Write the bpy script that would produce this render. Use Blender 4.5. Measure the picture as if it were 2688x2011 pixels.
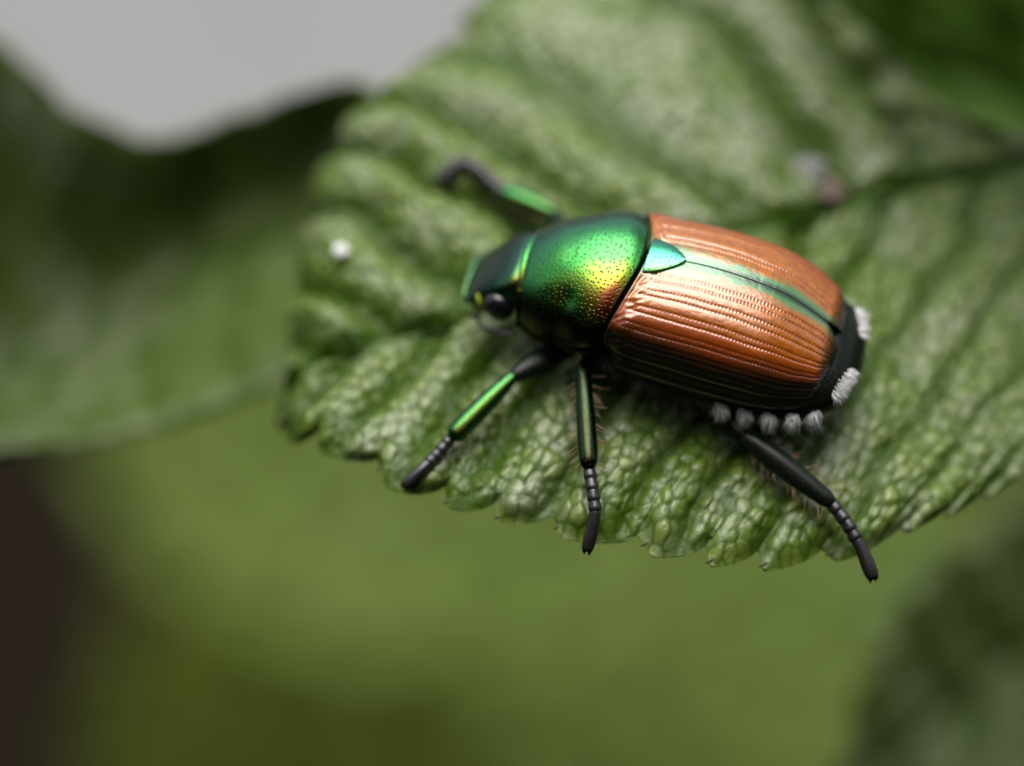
import bpy, math, random
import numpy as np
from mathutils import Matrix, Vector

for o in list(bpy.data.objects):
    bpy.data.objects.remove(o, do_unlink=True)
scene = bpy.context.scene
C = scene.collection
R = math.radians
scene.unit_settings.scale_length = 0.001          # one unit is one millimetre

# ------------------------------------------------------------------ camera
ELEV = 52.0
CAM_D = 77.0
LENS, SENSOR = 100.0, 36.0
FPX = 2688 * LENS / SENSOR
ce, se = math.cos(R(ELEV)), math.sin(R(ELEV))
CAM = np.array([0.0, -CAM_D * ce, CAM_D * se])
cam_data = bpy.data.cameras.new('camera')
cam = bpy.data.objects.new('camera', cam_data)
C.objects.link(cam)
cam.location = CAM
cam.rotation_euler = (R(90 - ELEV), 0, 0)
cam_data.lens = LENS
cam_data.sensor_width = SENSOR
cam_data.clip_start = 1.0
cam_data.clip_end = 30000.0
cam_data.dof.use_dof = True
cam_data.dof.focus_distance = 73.4
APERTURE = 5.0                                     # opening in mm
cam_data.dof.aperture_fstop = LENS * 1e-3 / APERTURE
cam_data.dof.aperture_blades = 0
scene.camera = cam

# ------------------------------------------------------------------ sky, sun, exposure
SUN_EL, SUN_ROT = 68.0, -8.0                      # rotation from +Y towards +X
world = bpy.data.worlds.new('World')
scene.world = world
world.use_nodes = True
wn, wl = world.node_tree.nodes, world.node_tree.links
wn.clear()
sky = wn.new('ShaderNodeTexSky')
sky.sky_type = 'NISHITA'
sky.sun_disc = False
sky.sun_elevation = R(SUN_EL)
sky.sun_rotation = R(SUN_ROT)
sky.dust_density = 3.0
sky.air_density = 1.2
hs = wn.new('ShaderNodeHueSaturation')
hs.inputs['Saturation'].default_value = 0.10       # overcast: the blue mostly gone
bg = wn.new('ShaderNodeBackground')
bg.inputs['Strength'].default_value = 0.055
wo = wn.new('ShaderNodeOutputWorld')
wl.new(sky.outputs[0], hs.inputs['Color'])
wl.new(hs.outputs[0], bg.inputs['Color'])
wl.new(bg.outputs[0], wo.inputs['Surface'])
sun_data = bpy.data.lights.new('sun', 'SUN')
sun_data.energy = 1.5
sun_data.angle = R(58)                             # the bright patch of thin cloud overhead
sun_data.color = (1.0, 0.96, 0.9)
sun = bpy.data.objects.new('sun', sun_data)
C.objects.link(sun)
sd = Vector((math.sin(R(SUN_ROT)) * math.cos(R(SUN_EL)), math.cos(R(SUN_ROT)) * math.cos(R(SUN_EL)), math.sin(R(SUN_EL))))
sun.rotation_euler = sd.to_track_quat('Z', 'Y').to_euler()
vs = scene.view_settings
vs.view_transform = 'Standard'
vs.look = 'None'
vs.exposure = 1.85
vs.gamma = 1.0
vs.use_curve_mapping = False
scene.cycles.use_denoising = True
scene.cycles.max_bounces = 8

# ------------------------------------------------------------------ helpers
rng = np.random.default_rng(7)

def ray(px, py):
    """direction in the world of a point of the photograph (2688 x 2011)"""
    dx, dy = (px - 1344.0) / FPX, (1005.5 - py) / FPX
    return np.array([dx, dy * se + ce, dy * ce - se])

def at_z(px, py, z):
    d = ray(px, py)
    return CAM + d * ((z - CAM[2]) / d[2])

def at_d(px, py, dist):
    return CAM + ray(px, py) * dist

def project(P):
    P = np.asarray(P, float) - CAM
    f = P[..., 1] * ce - P[..., 2] * se
    u = P[..., 1] * se + P[..., 2] * ce
    return np.stack([1344 + FPX * P[..., 0] / f, 1005.5 - FPX * u / f], -1), f

def tag(o, label=None, cat=None, group=None, kind=None):
    if label: o['label'] = label
    if cat: o['category'] = cat
    if group: o['group'] = group
    if kind: o['kind'] = kind
    return o

def empty(name, loc=(0, 0, 0)):
    o = bpy.data.objects.new(name, None)
    o.empty_display_size = 0.5
    o.location = loc
    C.objects.link(o)
    return o

def mesh_obj(name, V, F, mat, parent=None, smooth=True, attrs=None, colors=None):
    V = np.asarray(V, np.float32)
    me = bpy.data.meshes.new(name)
    if isinstance(F, np.ndarray):
        n, k = F.shape
        me.vertices.add(len(V))
        me.vertices.foreach_set('co', V.ravel())
        me.loops.add(n * k)
        me.loops.foreach_set('vertex_index', F.astype(np.int32).ravel())
        me.polygons.add(n)
        me.polygons.foreach_set('loop_start', np.arange(0, n * k, k, dtype=np.int32))
        me.polygons.foreach_set('loop_total', np.full(n, k, np.int32))
    else:
        me.from_pydata([tuple(v) for v in V.tolist()], [], F)
    me.update(calc_edges=True)
    me.validate()
    me.polygons.foreach_set('use_smooth', np.full(len(me.polygons), smooth))
    for key, val in (attrs or {}).items():
        a = me.attributes.new(key, 'FLOAT', 'POINT')
        a.data.foreach_set('value', np.asarray(val, np.float32).ravel())
    me.materials.append(mat)
    o = bpy.data.objects.new(name, me)
    C.objects.link(o)
    if parent is not None:
        o.parent = parent
    return o

def grid_faces(n, m, wrap=False):
    i, j = np.meshgrid(np.arange(n - 1), np.arange(m if wrap else m - 1), indexing='ij')
    j2 = (j + 1) % m
    return np.stack([i * m + j, i * m + j2, (i + 1) * m + j2, (i + 1) * m + j], -1).reshape(-1, 4)

def outward(V, F, ref, point=False):
    """turn the faces so that they look along ref (or away from the point ref)"""
    a, b_, c, d = (V[F[:, k]] for k in range(4))
    n = np.cross(c - a, d - b_)
    r = (a - np.asarray(ref)) if point else np.asarray(ref, float)
    return F[:, ::-1] if (n * r).sum() < 0 else F

def smoothstep(a, b, x):
    t = np.clip((x - a) / (b - a), 0, 1)
    return t * t * (3 - 2 * t)

def spline(keys, xs):
    """Catmull-Rom (non-uniform, per column) through keys [(x, a, b, ...)] at xs"""
    K = np.asarray(keys, float)
    x, Y = K[:, 0], K[:, 1:]
    d = np.gradient(Y, x, axis=0)
    xs = np.clip(np.asarray(xs, float), x[0], x[-1])
    i = np.clip(np.searchsorted(x, xs, side='right') - 1, 0, len(x) - 2)
    h = (x[i + 1] - x[i])
    t = ((xs - x[i]) / h)[..., None]
    h = h[..., None]
    return ((2*t**3 - 3*t**2 + 1) * Y[i] + (t**3 - 2*t**2 + t) * h * d[i] + (-2*t**3 + 3*t**2) * Y[i+1] + (t**3 - t**2) * h * d[i+1])

def sweep(pts, radii, nseg=14, sub=6, flat=None, cap=True):
    """closed limb through pts; radii = list of (r_side, r_flat)"""
    P = np.asarray(pts, float)
    rad = np.asarray([(r, r) if np.isscalar(r) else r for r in radii], float)
    n = len(P)
    tt = np.linspace(0, n - 1, (n - 1) * sub + 1)
    K = np.concatenate([np.arange(n)[:, None], P, rad], 1)
    S = spline(K, tt) if n > 2 else np.stack([np.interp(tt, [0, 1], K[:, c]) for c in range(1, 6)], -1)
    Q, rr = S[:, :3], np.maximum(S[:, 3:], 1e-4)
    T = np.gradient(Q, axis=0)
    T /= np.linalg.norm(T, axis=1)[:, None]
    N = np.array(flat if flat is not None else (0.13, 0.21, 0.97), float)
    rings = []
    for k in range(len(Q)):
        N = N - T[k] * N.dot(T[k])
        N /= np.linalg.norm(N)
        B = np.cross(T[k], N)
        a = np.linspace(0, 2 * np.pi, nseg, endpoint=False)
        rings.append(Q[k] + rr[k, 0] * np.cos(a)[:, None] * B + rr[k, 1] * np.sin(a)[:, None] * N)
    if cap:
        first = Q[0] - T[0] * rr[0].mean() * 0.6
        last = Q[-1] + T[-1] * rr[-1].mean() * 0.6
        mid = lambda ring, c, f: c + (ring - ring.mean(0)) * f
        rings = [mid(rings[0], first, 0.02), mid(rings[0], (first + rings[0].mean(0)) / 2 - T[0] * rr[0].mean() * 0.12, 0.75)] + rings + [mid(rings[-1], (last + rings[-1].mean(0)) / 2 + T[-1] * rr[-1].mean() * 0.12, 0.75), mid(rings[-1], last, 0.02)]
    V = np.concatenate(rings)
    return V, grid_faces(len(rings), nseg, wrap=True)

def join(parts):
    V, F, off = [], [], 0
    for v, f in parts:
        V.append(v); F.append(f + off); off += len(v)
    return np.concatenate(V), np.concatenate(F)

def hairs(roots, dirs, lengths, radius, bend=0.25, seed=1, flat=None):
    """tapering bristles, each a bent three-sided spike"""
    g = np.random.default_rng(seed)
    V, F = [], []
    for p, d, L in zip(roots, dirs, lengths):
        d = np.asarray(d, float); d /= np.linalg.norm(d)
        u = np.cross(d, g.normal(size=3)); u /= np.linalg.norm(u)
        w = np.cross(d, u)
        off = len(V)
        for f, s in ((0, 1.0), (0.5, 0.85), (1.0, 0.12)):
            c = np.asarray(p) + d * L * f + u * bend * L * f * f
            for k in range(3):
                a = 2 * math.pi * k / 3
                V.append(c + radius * s * (math.cos(a) * w + math.sin(a) * u))
        for lv in (0, 3):
            for k in range(3):
                F.append((off + lv + k, off + lv + (k + 1) % 3, off + lv + 3 + (k + 1) % 3, off + lv + 3 + k))
        F.append((off + 6, off + 7, off + 8, off + 8))
    F = [f if f[2] != f[3] else f[:3] for f in F]
    return np.array(V), F

def hash2(ix, iy, k):
    h = np.sin(ix * 127.1 + iy * 311.7 + k * 74.7) * 43758.5453
    return h - np.floor(h)

def cells(u, v, seed=0, jit=0.85):
    """cellular pattern: distance to nearest point, to second nearest minus nearest, cell value"""
    iu, iv = np.floor(u), np.floor(v)
    f1 = np.full(u.shape, 9.0); f2 = np.full(u.shape, 9.0); cid = np.zeros(u.shape)
    for a in (-1, 0, 1):
        for b in (-1, 0, 1):
            cu, cv = iu + a, iv + b
            x = cu + 0.5 + jit * (hash2(cu, cv, seed) - 0.5)
            y = cv + 0.5 + jit * (hash2(cu, cv, seed + 1) - 0.5)
            d = np.hypot(u - x, v - y)
            closer = d < f1
            f2 = np.where(closer, f1, np.minimum(f2, d))
            cid = np.where(closer, hash2(cu, cv, seed + 2), cid)
            f1 = np.where(closer, d, f1)
    return f1, f2 - f1, cid

def vnoise(u, v, seed=0):
    iu, iv = np.floor(u), np.floor(v)
    fu, fv = u - iu, v - iv
    fu, fv = fu * fu * (3 - 2 * fu), fv * fv * (3 - 2 * fv)
    h = lambda a, b: hash2(iu + a, iv + b, seed)
    return (h(0, 0) * (1 - fu) + h(1, 0) * fu) * (1 - fv) + (h(0, 1) * (1 - fu) + h(1, 1) * fu) * fv

# ------------------------------------------------------------------ materials
def new_mat(name):
    m = bpy.data.materials.new(name)
    m.use_nodes = True
    nt = m.node_tree
    b = nt.nodes['Principled BSDF']
    return m, nt, b

def add(nt, kind, **kw):
    n = nt.nodes.new(kind)
    for k, v in kw.items():
        setattr(n, k, v)
    return n

def ramp(nt, stops, interp='LINEAR'):
    n = nt.nodes.new('ShaderNodeValToRGB')
    n.color_ramp.interpolation = interp
    e = n.color_ramp.elements
    while len(e) < len(stops):
        e.new(0.5)
    for k, (p, c) in enumerate(stops):
        e[k].position = p
        e[k].color = (c[0], c[1], c[2], 1)
    return n

def leaf_material(name, groove, low, high, rough=0.42, bloom=0.35, trans=0.25, scale=1.0, spec=0.75):
    m, nt, b = new_mat(name)
    L = nt.links.new
    tc = add(nt, 'ShaderNodeTexCoord')
    vein = add(nt, 'ShaderNodeAttribute', attribute_name='relief')
    cell = add(nt, 'ShaderNodeAttribute', attribute_name='cell')
    n1 = add(nt, 'ShaderNodeTexNoise'); n1.inputs['Scale'].default_value = 0.55 * scale; n1.inputs['Detail'].default_value = 5
    n2 = add(nt, 'ShaderNodeTexNoise'); n2.inputs['Scale'].default_value = 3.5 * scale; n2.inputs['Detail'].default_value = 4
    L(tc.outputs['Object'], n1.inputs['Vector']); L(tc.outputs['Object'], n2.inputs['Vector'])
    mix1 = add(nt, 'ShaderNodeMix', data_type='RGBA')
    mix1.inputs['A'].default_value = (*low, 1); mix1.inputs['B'].default_value = (*high, 1)
    mm = add(nt, 'ShaderNodeMath', operation='MULTIPLY_ADD')
    mm.inputs[1].default_value = 0.75; L(cell.outputs['Fac'], mm.inputs[0]); 
    ms = add(nt, 'ShaderNodeMath', operation='MULTIPLY'); ms.inputs[1].default_value = 0.55
    L(n1.outputs['Fac'], ms.inputs[0]); L(ms.outputs[0], mm.inputs[2])
    L(mm.outputs[0], mix1.inputs['Factor'])
    mix2 = add(nt, 'ShaderNodeMix', data_type='RGBA')
    mix2.inputs['A'].default_value = (*groove, 1)
    L(mix1.outputs['Result'], mix2.inputs['B']); L(vein.outputs['Fac'], mix2.inputs['Factor'])
    # greyish waxy bloom and dust on the raised pieces
    mr = add(nt, 'ShaderNodeMapRange'); mr.inputs['From Min'].default_value = 0.48; mr.inputs['From Max'].default_value = 0.72
    mr.inputs['To Max'].default_value = bloom
    L(n1.outputs['Fac'], mr.inputs['Value'])
    mv = add(nt, 'ShaderNodeMath', operation='MULTIPLY'); L(mr.outputs[0], mv.inputs[0]); L(vein.outputs['Fac'], mv.inputs[1])
    mix3 = add(nt, 'ShaderNodeMix', data_type='RGBA'); mix3.inputs['B'].default_value = (0.26, 0.27, 0.25, 1)
    L(mix2.outputs['Result'], mix3.inputs['A']); L(mv.outputs[0], mix3.inputs['Factor'])
    L(mix3.outputs['Result'], b.inputs['Base Color'])
    rr = add(nt, 'ShaderNodeMapRange'); rr.inputs['To Min'].default_value = rough - 0.08; rr.inputs['To Max'].default_value = rough + 0.12
    L(n2.outputs['Fac'], rr.inputs['Value']); L(rr.outputs[0], b.inputs['Roughness'])
    sp = add(nt, 'ShaderNodeMapRange'); sp.inputs['From Min'].default_value = 0.1; sp.inputs['From Max'].default_value = 0.8
    sp.inputs['To Min'].default_value = spec * 0.15; sp.inputs['To Max'].default_value = spec
    L(vein.outputs['Fac'], sp.inputs['Value']); L(sp.outputs[0], b.inputs['Specular IOR Level'])
    bump = add(nt, 'ShaderNodeBump'); bump.inputs['Strength'].default_value = 0.35; bump.inputs['Distance'].default_value = 0.05
    n3 = add(nt, 'ShaderNodeTexNoise'); n3.inputs['Scale'].default_value = 14 * scale; n3.inputs['Detail'].default_value = 3
    L(tc.outputs['Object'], n3.inputs['Vector']); L(n3.outputs['Fac'], bump.inputs['Height']); L(bump.outputs[0], b.inputs['Normal'])
    tr = add(nt, 'ShaderNodeBsdfTranslucent')
    mt = add(nt, 'ShaderNodeMix', data_type='RGBA', blend_type='MULTIPLY'); mt.inputs['Factor'].default_value = 1
    mt.inputs['B'].default_value = (2.2, 1.9, 0.5, 1)
    L(mix2.outputs['Result'], mt.inputs['A']); L(mt.outputs['Result'], tr.inputs['Color'])
    ms2 = add(nt, 'ShaderNodeMixShader'); ms2.inputs[0].default_value = trans
    L(b.outputs[0], ms2.inputs[1]); L(tr.outputs[0], ms2.inputs[2])
    L(ms2.outputs[0], nt.nodes['Material Output'].inputs['Surface'])
    return m

LEAF = leaf_material('leaf_green', (0.018, 0.052, 0.0005), (0.054, 0.112, 0.004), (0.145, 0.200, 0.028), rough=0.36, bloom=0.45, spec=0.75)
LEAF_DARK = leaf_material('leaf_dark_green', (0.040, 0.078, 0.006), (0.066, 0.112, 0.010), (0.110, 0.155, 0.024), rough=0.42, bloom=0.3, trans=0.15)
LEAF_FAR = leaf_material('leaf_yellow_green', (0.055, 0.090, 0.010), (0.080, 0.128, 0.015), (0.125, 0.175, 0.028), rough=0.65, bloom=0.05, scale=0.1, spec=0.3)
LEAF_OLIVE = leaf_material('leaf_olive', (0.044, 0.064, 0.005), (0.062, 0.088, 0.008), (0.090, 0.115, 0.012), rough=0.7, bloom=0.0, scale=0.1, spec=0.2)
LEAF_LEFT = leaf_material('leaf_grey_green', (0.034, 0.062, 0.008), (0.052, 0.086, 0.014), (0.095, 0.130, 0.036), rough=0.42, bloom=0.6, scale=0.5, spec=0.5)
LEAF_DEEP = leaf_material('leaf_deep_green', (0.018, 0.055, 0.001), (0.032, 0.080, 0.002), (0.060, 0.115, 0.004), rough=0.6, bloom=0.08, spec=0.3, trans=0.3)
LEAF_BUSH = leaf_material('bush_leaf', (0.010, 0.020, 0.005), (0.012, 0.026, 0.006), (0.020, 0.036, 0.008), rough=0.7, bloom=0.0, trans=0.05, scale=0.05, spec=0.15)

def vein_material():
    m, nt, b = new_mat('vein_green')
    b.inputs['Base Color'].default_value = (0.05, 0.11, 0.015, 1)
    b.inputs['Roughness'].default_value = 0.5
    n = add(nt, 'ShaderNodeTexNoise'); n.inputs['Scale'].default_value = 3
    bp = add(nt, 'ShaderNodeBump'); bp.inputs['Strength'].default_value = 0.3
    nt.links.new(n.outputs['Fac'], bp.inputs['Height']); nt.links.new(bp.outputs[0], b.inputs['Normal'])
    return m
VEIN = vein_material()

def iridescent(name, stops, rough=0.22, pits=None, uv=False, side=False, gain=1.0, metallic=1.0, coat=0.3):
    """structural colour: the hue shifts with the angle at which the cuticle is seen, like a beetle's"""
    m, nt, b = new_mat(name)
    L = nt.links.new
    lw = add(nt, 'ShaderNodeLayerWeight'); lw.inputs['Blend'].default_value = 0.5
    rp = ramp(nt, stops)
    tc = add(nt, 'ShaderNodeTexCoord')
    nz = add(nt, 'ShaderNodeTexNoise'); nz.inputs['Scale'].default_value = 2.2; nz.inputs['Detail'].default_value = 4
    L(tc.outputs['Object'], nz.inputs['Vector'])
    ma = add(nt, 'ShaderNodeMath', operation='MULTIPLY_ADD'); ma.inputs[1].default_value = 0.05
    L(nz.outputs['Fac'], ma.inputs[0]); L(lw.outputs['Facing'], ma.inputs[2])
    sb = add(nt, 'ShaderNodeMath', operation='SUBTRACT'); sb.inputs[1].default_value = 0.025
    L(ma.outputs[0], sb.inputs[0]); L(sb.outputs[0], rp.inputs['Fac'])
    col = rp.outputs['Color']
    if side:                                          # paints shade and dark reflections into the plate's side margins
        sa_ = add(nt, 'ShaderNodeAttribute', attribute_name='side_shade')
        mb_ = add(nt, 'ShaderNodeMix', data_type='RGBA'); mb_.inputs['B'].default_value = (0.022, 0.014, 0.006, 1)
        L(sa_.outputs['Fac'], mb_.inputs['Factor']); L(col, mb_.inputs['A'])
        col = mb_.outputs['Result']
    b.inputs['Metallic'].default_value = metallic
    b.inputs['Roughness'].default_value = rough
    b.inputs['Coat Weight'].default_value = coat
    b.inputs['Coat Roughness'].default_value = 0.12
    fine = add(nt, 'ShaderNodeTexNoise'); fine.inputs['Scale'].default_value = 22; fine.inputs['Detail'].default_value = 3
    L(tc.outputs['Object'], fine.inputs['Vector'])
    bump0 = add(nt, 'ShaderNodeBump'); bump0.inputs['Strength'].default_value = 0.25; bump0.inputs['Distance'].default_value = 0.02
    L(fine.outputs['Fac'], bump0.inputs['Height'])
    normal = bump0.outputs[0]
    if pits:
        vo = add(nt, 'ShaderNodeTexVoronoi'); vo.inputs['Scale'].default_value = pits
        vo.inputs['Randomness'].default_value = 0.75
        if uv:
            vo.voronoi_dimensions = '2D'
            au, av = add(nt, 'ShaderNodeAttribute', attribute_name='pu'), add(nt, 'ShaderNodeAttribute', attribute_name='pv')
            cx = add(nt, 'ShaderNodeCombineXYZ'); L(au.outputs['Fac'], cx.inputs[0]); L(av.outputs['Fac'], cx.inputs[1])
            L(cx.outputs[0], vo.inputs['Vector'])
        else:
            L(tc.outputs['Object'], vo.inputs['Vector'])
        mr = add(nt, 'ShaderNodeMapRange', interpolation_type='SMOOTHSTEP'); mr.inputs['From Min'].default_value = 0.13; mr.inputs['From Max'].default_value = 0.24
        L(vo.outputs['Distance'], mr.inputs['Value'])
        bump = add(nt, 'ShaderNodeBump'); bump.inputs['Strength'].default_value = 0.5; bump.inputs['Distance'].default_value = 0.02
        L(mr.outputs[0], bump.inputs['Height']); L(normal, bump.inputs['Normal'])
        normal = bump.outputs[0]
        mx = add(nt, 'ShaderNodeMix', data_type='RGBA'); mx.inputs['A'].default_value = (0.012, 0.012, 0.008, 1)
        L(mr.outputs[0], mx.inputs['Factor']); L(col, mx.inputs['B'])
        col = mx.outputs['Result']
    L(normal, b.inputs['Normal']); L(normal, b.inputs['Coat Normal'])
    L(col, b.inputs['Base Color'])
    return m

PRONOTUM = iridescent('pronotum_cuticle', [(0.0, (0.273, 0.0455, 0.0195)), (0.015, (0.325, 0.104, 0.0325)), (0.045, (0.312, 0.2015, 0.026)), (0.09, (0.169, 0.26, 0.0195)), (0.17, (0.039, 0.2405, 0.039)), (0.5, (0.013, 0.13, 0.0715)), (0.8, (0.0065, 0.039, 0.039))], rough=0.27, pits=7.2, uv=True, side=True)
HEADM = iridescent('head_cuticle', [(0.0, (0.06, 0.018, 0.0072)), (0.06, (0.132, 0.12, 0.012)), (0.14, (0.036, 0.12, 0.024)), (0.35, (0.009, 0.06, 0.042)), (0.8, (0.006, 0.024, 0.03))], rough=0.3, pits=14)
RIMH = iridescent('clypeus_cuticle', [(0.0, (0.08, 0.10, 0.02)), (0.3, (0.04, 0.13, 0.05)), (0.8, (0.02, 0.06, 0.05))], rough=0.35)
SCUT = iridescent('scutellum_cuticle', [(0.0, (0.108, 0.252, 0.0432)), (0.2, (0.036, 0.288, 0.1584)), (0.6, (0.0144, 0.1152, 0.1008))], rough=0.28, pits=8)
LEGM = iridescent('leg_cuticle', [(0.0, (0.085, 0.070, 0.008)), (0.05, (0.050, 0.110, 0.012)), (0.2, (0.018, 0.130, 0.030)), (0.5, (0.006, 0.060, 0.028)), (0.85, (0.004, 0.012, 0.010))], rough=0.33, pits=11)
LEGB = iridescent('middle_leg_cuticle', [(0.0, (0.022, 0.016, 0.004)), (0.1, (0.016, 0.022, 0.004)), (0.25, (0.004, 0.030, 0.008)), (0.85, (0.003, 0.008, 0.006))], rough=0.3, pits=9)
LEGD = iridescent('dark_leg_cuticle', [(0.0, (0.006, 0.006, 0.004)), (0.3, (0.003, 0.010, 0.006)), (0.8, (0.003, 0.005, 0.005))], rough=0.3, pits=9, metallic=0.1, coat=0.0)
BODYM = iridescent('underside_cuticle', [(0.0, (0.004, 0.004, 0.003)), (0.3, (0.003, 0.007, 0.004)), (0.8, (0.003, 0.004, 0.004))], rough=0.30, pits=7, metallic=0.1, coat=0.0)
BODYM.node_tree.nodes['Principled BSDF'].inputs['Specular IOR Level'].default_value = 0.15
LEGD.node_tree.nodes['Principled BSDF'].inputs['Specular IOR Level'].default_value = 0.2

def plain(name, col, rough, **kw):
    m, nt, b = new_mat(name)
    n = add(nt, 'ShaderNodeTexNoise'); n.inputs['Scale'].default_value = kw.pop('scale', 6.0); n.inputs['Detail'].default_value = 4
    tc = add(nt, 'ShaderNodeTexCoord'); nt.links.new(tc.outputs['Object'], n.inputs['Vector'])
    rp = ramp(nt, [(0.3, [c * 0.75 for c in col]), (0.7, [min(1, c * 1.2) for c in col])])
    nt.links.new(n.outputs['Fac'], rp.inputs['Fac']); nt.links.new(rp.outputs['Color'], b.inputs['Base Color'])
    b.inputs['Roughness'].default_value = rough
    for k, v in kw.items():
        b.inputs[k.replace('_', ' ')].default_value = v
    return m
EYE = plain('eye_black', (0.006, 0.006, 0.008), 0.12)
HAIRW = plain('white_hair', (0.90, 0.89, 0.89), 0.6)
HAIRG = plain('grey_hair', (0.10, 0.095, 0.08), 0.5)
SPINE = plain('brown_spine', (0.18, 0.10, 0.05), 0.4)
TARSUS = plain('tarsus_black', (0.012, 0.011, 0.012), 0.32, scale=14)
RIM = plain('elytron_rim', (0.05, 0.06, 0.04), 0.35, Metallic=0.6)
hn = HAIRW.node_tree
tl = add(hn, 'ShaderNodeBsdfTranslucent'); tl.inputs['Color'].default_value = (0.92, 0.91, 0.90, 1)
mxs = add(hn, 'ShaderNodeMixShader'); mxs.inputs[0].default_value = 0.45
hn.links.new(hn.nodes['Principled BSDF'].outputs[0], mxs.inputs[1]); hn.links.new(tl.outputs[0], mxs.inputs[2])
hn.links.new(mxs.outputs[0], hn.nodes['Material Output'].inputs['Surface'])
CANTHUS = plain('canthus_yellow_green', (0.16, 0.20, 0.02), 0.35, Metallic=0.8)
DUST = plain('white_speck', (0.75, 0.75, 0.78), 0.7)
TOOTH = plain('tooth_brown', (0.05, 0.045, 0.010), 0.5)
CRUMB = plain('brown_crumb', (0.10, 0.065, 0.05), 0.85, scale=3)
ASH = plain('grey_residue', (0.13, 0.13, 0.13), 0.8, scale=3)

def elytron_material():
    m, nt, b = new_mat('elytron_cuticle')
    L = nt.links.new
    tc = add(nt, 'ShaderNodeTexCoord')
    gr = add(nt, 'ShaderNodeAttribute', attribute_name='green')
    dk = add(nt, 'ShaderNodeAttribute', attribute_name='dark')
    pit = add(nt, 'ShaderNodeAttribute', attribute_name='pit')
    nz = add(nt, 'ShaderNodeTexNoise'); nz.inputs['Scale'].default_value = 5; nz.inputs['Detail'].default_value = 6
    L(tc.outputs['Object'], nz.inputs['Vector'])
    base = ramp(nt, [(0.3, (0.22, 0.052, 0.001)), (0.7, (0.38, 0.110, 0.002))])
    L(nz.outputs['Fac'], base.inputs['Fac'])
    def mixin(a, col, fac):
        x = add(nt, 'ShaderNodeMix', data_type='RGBA')
        L(a, x.inputs['A']); x.inputs['B'].default_value = (*col, 1); L(fac, x.inputs['Factor'])
        return x.outputs['Result']
    rd = add(nt, 'ShaderNodeAttribute', attribute_name='red')
    c = mixin(base.outputs['Color'], (0.25, 0.040, 0.002), rd.outputs['Fac'])
    c = mixin(c, (0.10, 0.022, 0.002), pit.outputs['Fac'])
    c = mixin(c, (0.014, 0.17, 0.065), gr.outputs['Fac'])
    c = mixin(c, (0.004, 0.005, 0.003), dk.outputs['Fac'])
    L(c, b.inputs['Base Color'])
    b.inputs['Metallic'].default_value = 0.22
    b.inputs['Roughness'].default_value = 0.34
    b.inputs['Specular IOR Level'].default_value = 0.12
    b.inputs['Coat Weight'].default_value = 0.8
    b.inputs['Coat Roughness'].default_value = 0.25
    b.inputs['Coat IOR'].default_value = 1.85
    fine = add(nt, 'ShaderNodeTexNoise'); fine.inputs['Scale'].default_value = 26; fine.inputs['Detail'].default_value = 4
    L(tc.outputs['Object'], fine.inputs['Vector'])
    vo = add(nt, 'ShaderNodeTexVoronoi'); vo.inputs['Scale'].default_value = 11; L(tc.outputs['Object'], vo.inputs['Vector'])
    mr = add(nt, 'ShaderNodeMapRange'); mr.inputs['From Min'].default_value = 0.1; mr.inputs['From Max'].default_value = 0.3
    L(vo.outputs['Distance'], mr.inputs['Value'])
    ad = add(nt, 'ShaderNodeMath', operation='ADD'); L(fine.outputs['Fac'], ad.inputs[0]); L(mr.outputs[0], ad.inputs[1])
    bump = add(nt, 'ShaderNodeBump'); bump.inputs['Strength'].default_value = 0.07; bump.inputs['Distance'].default_value = 0.02
    L(ad.outputs[0], bump.inputs['Height']); L(bump.outputs[0], b.inputs['Normal']); L(bump.outputs[0], b.inputs['Coat Normal'])
    return m
ELYTRON = elytron_material()

def ground_material(name, stops, scale, rough=0.9, bump=1.0):
    m, nt, b = new_mat(name)
    L = nt.links.new
    tc = add(nt, 'ShaderNodeTexCoord')
    n = add(nt, 'ShaderNodeTexNoise'); n.inputs['Scale'].default_value = scale; n.inputs['Detail'].default_value = 8
    L(tc.outputs['Object'], n.inputs['Vector'])
    rp = ramp(nt, stops); L(n.outputs['Fac'], rp.inputs['Fac']); L(rp.outputs['Color'], b.inputs['Base Color'])
    b.inputs['Roughness'].default_value = rough
    b.inputs['Specular IOR Level'].default_value = 0.05
    bp = add(nt, 'ShaderNodeBump'); bp.inputs['Distance'].default_value = bump; L(n.outputs['Fac'], bp.inputs['Height']); L(bp.outputs[0], b.inputs['Normal'])
    return m
SOIL = ground_material('soil', [(0.3, (0.004, 0.003, 0.0015)), (0.7, (0.009, 0.006, 0.003))], 0.06)
PAVING = ground_material('paving', [(0.3, (0.148, 0.148, 0.152)), (0.7, (0.17, 0.17, 0.17))], 0.03)

# ------------------------------------------------------------------ ground and paving
GZ = -380.0
g = mesh_obj('ground', [(-16000, -16000, GZ), (16000, -16000, GZ), (16000, 16000, GZ), (-16000, 16000, GZ)], np.array([[0, 1, 2, 3]]), SOIL, smooth=False)
tag(g, kind='structure')

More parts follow.
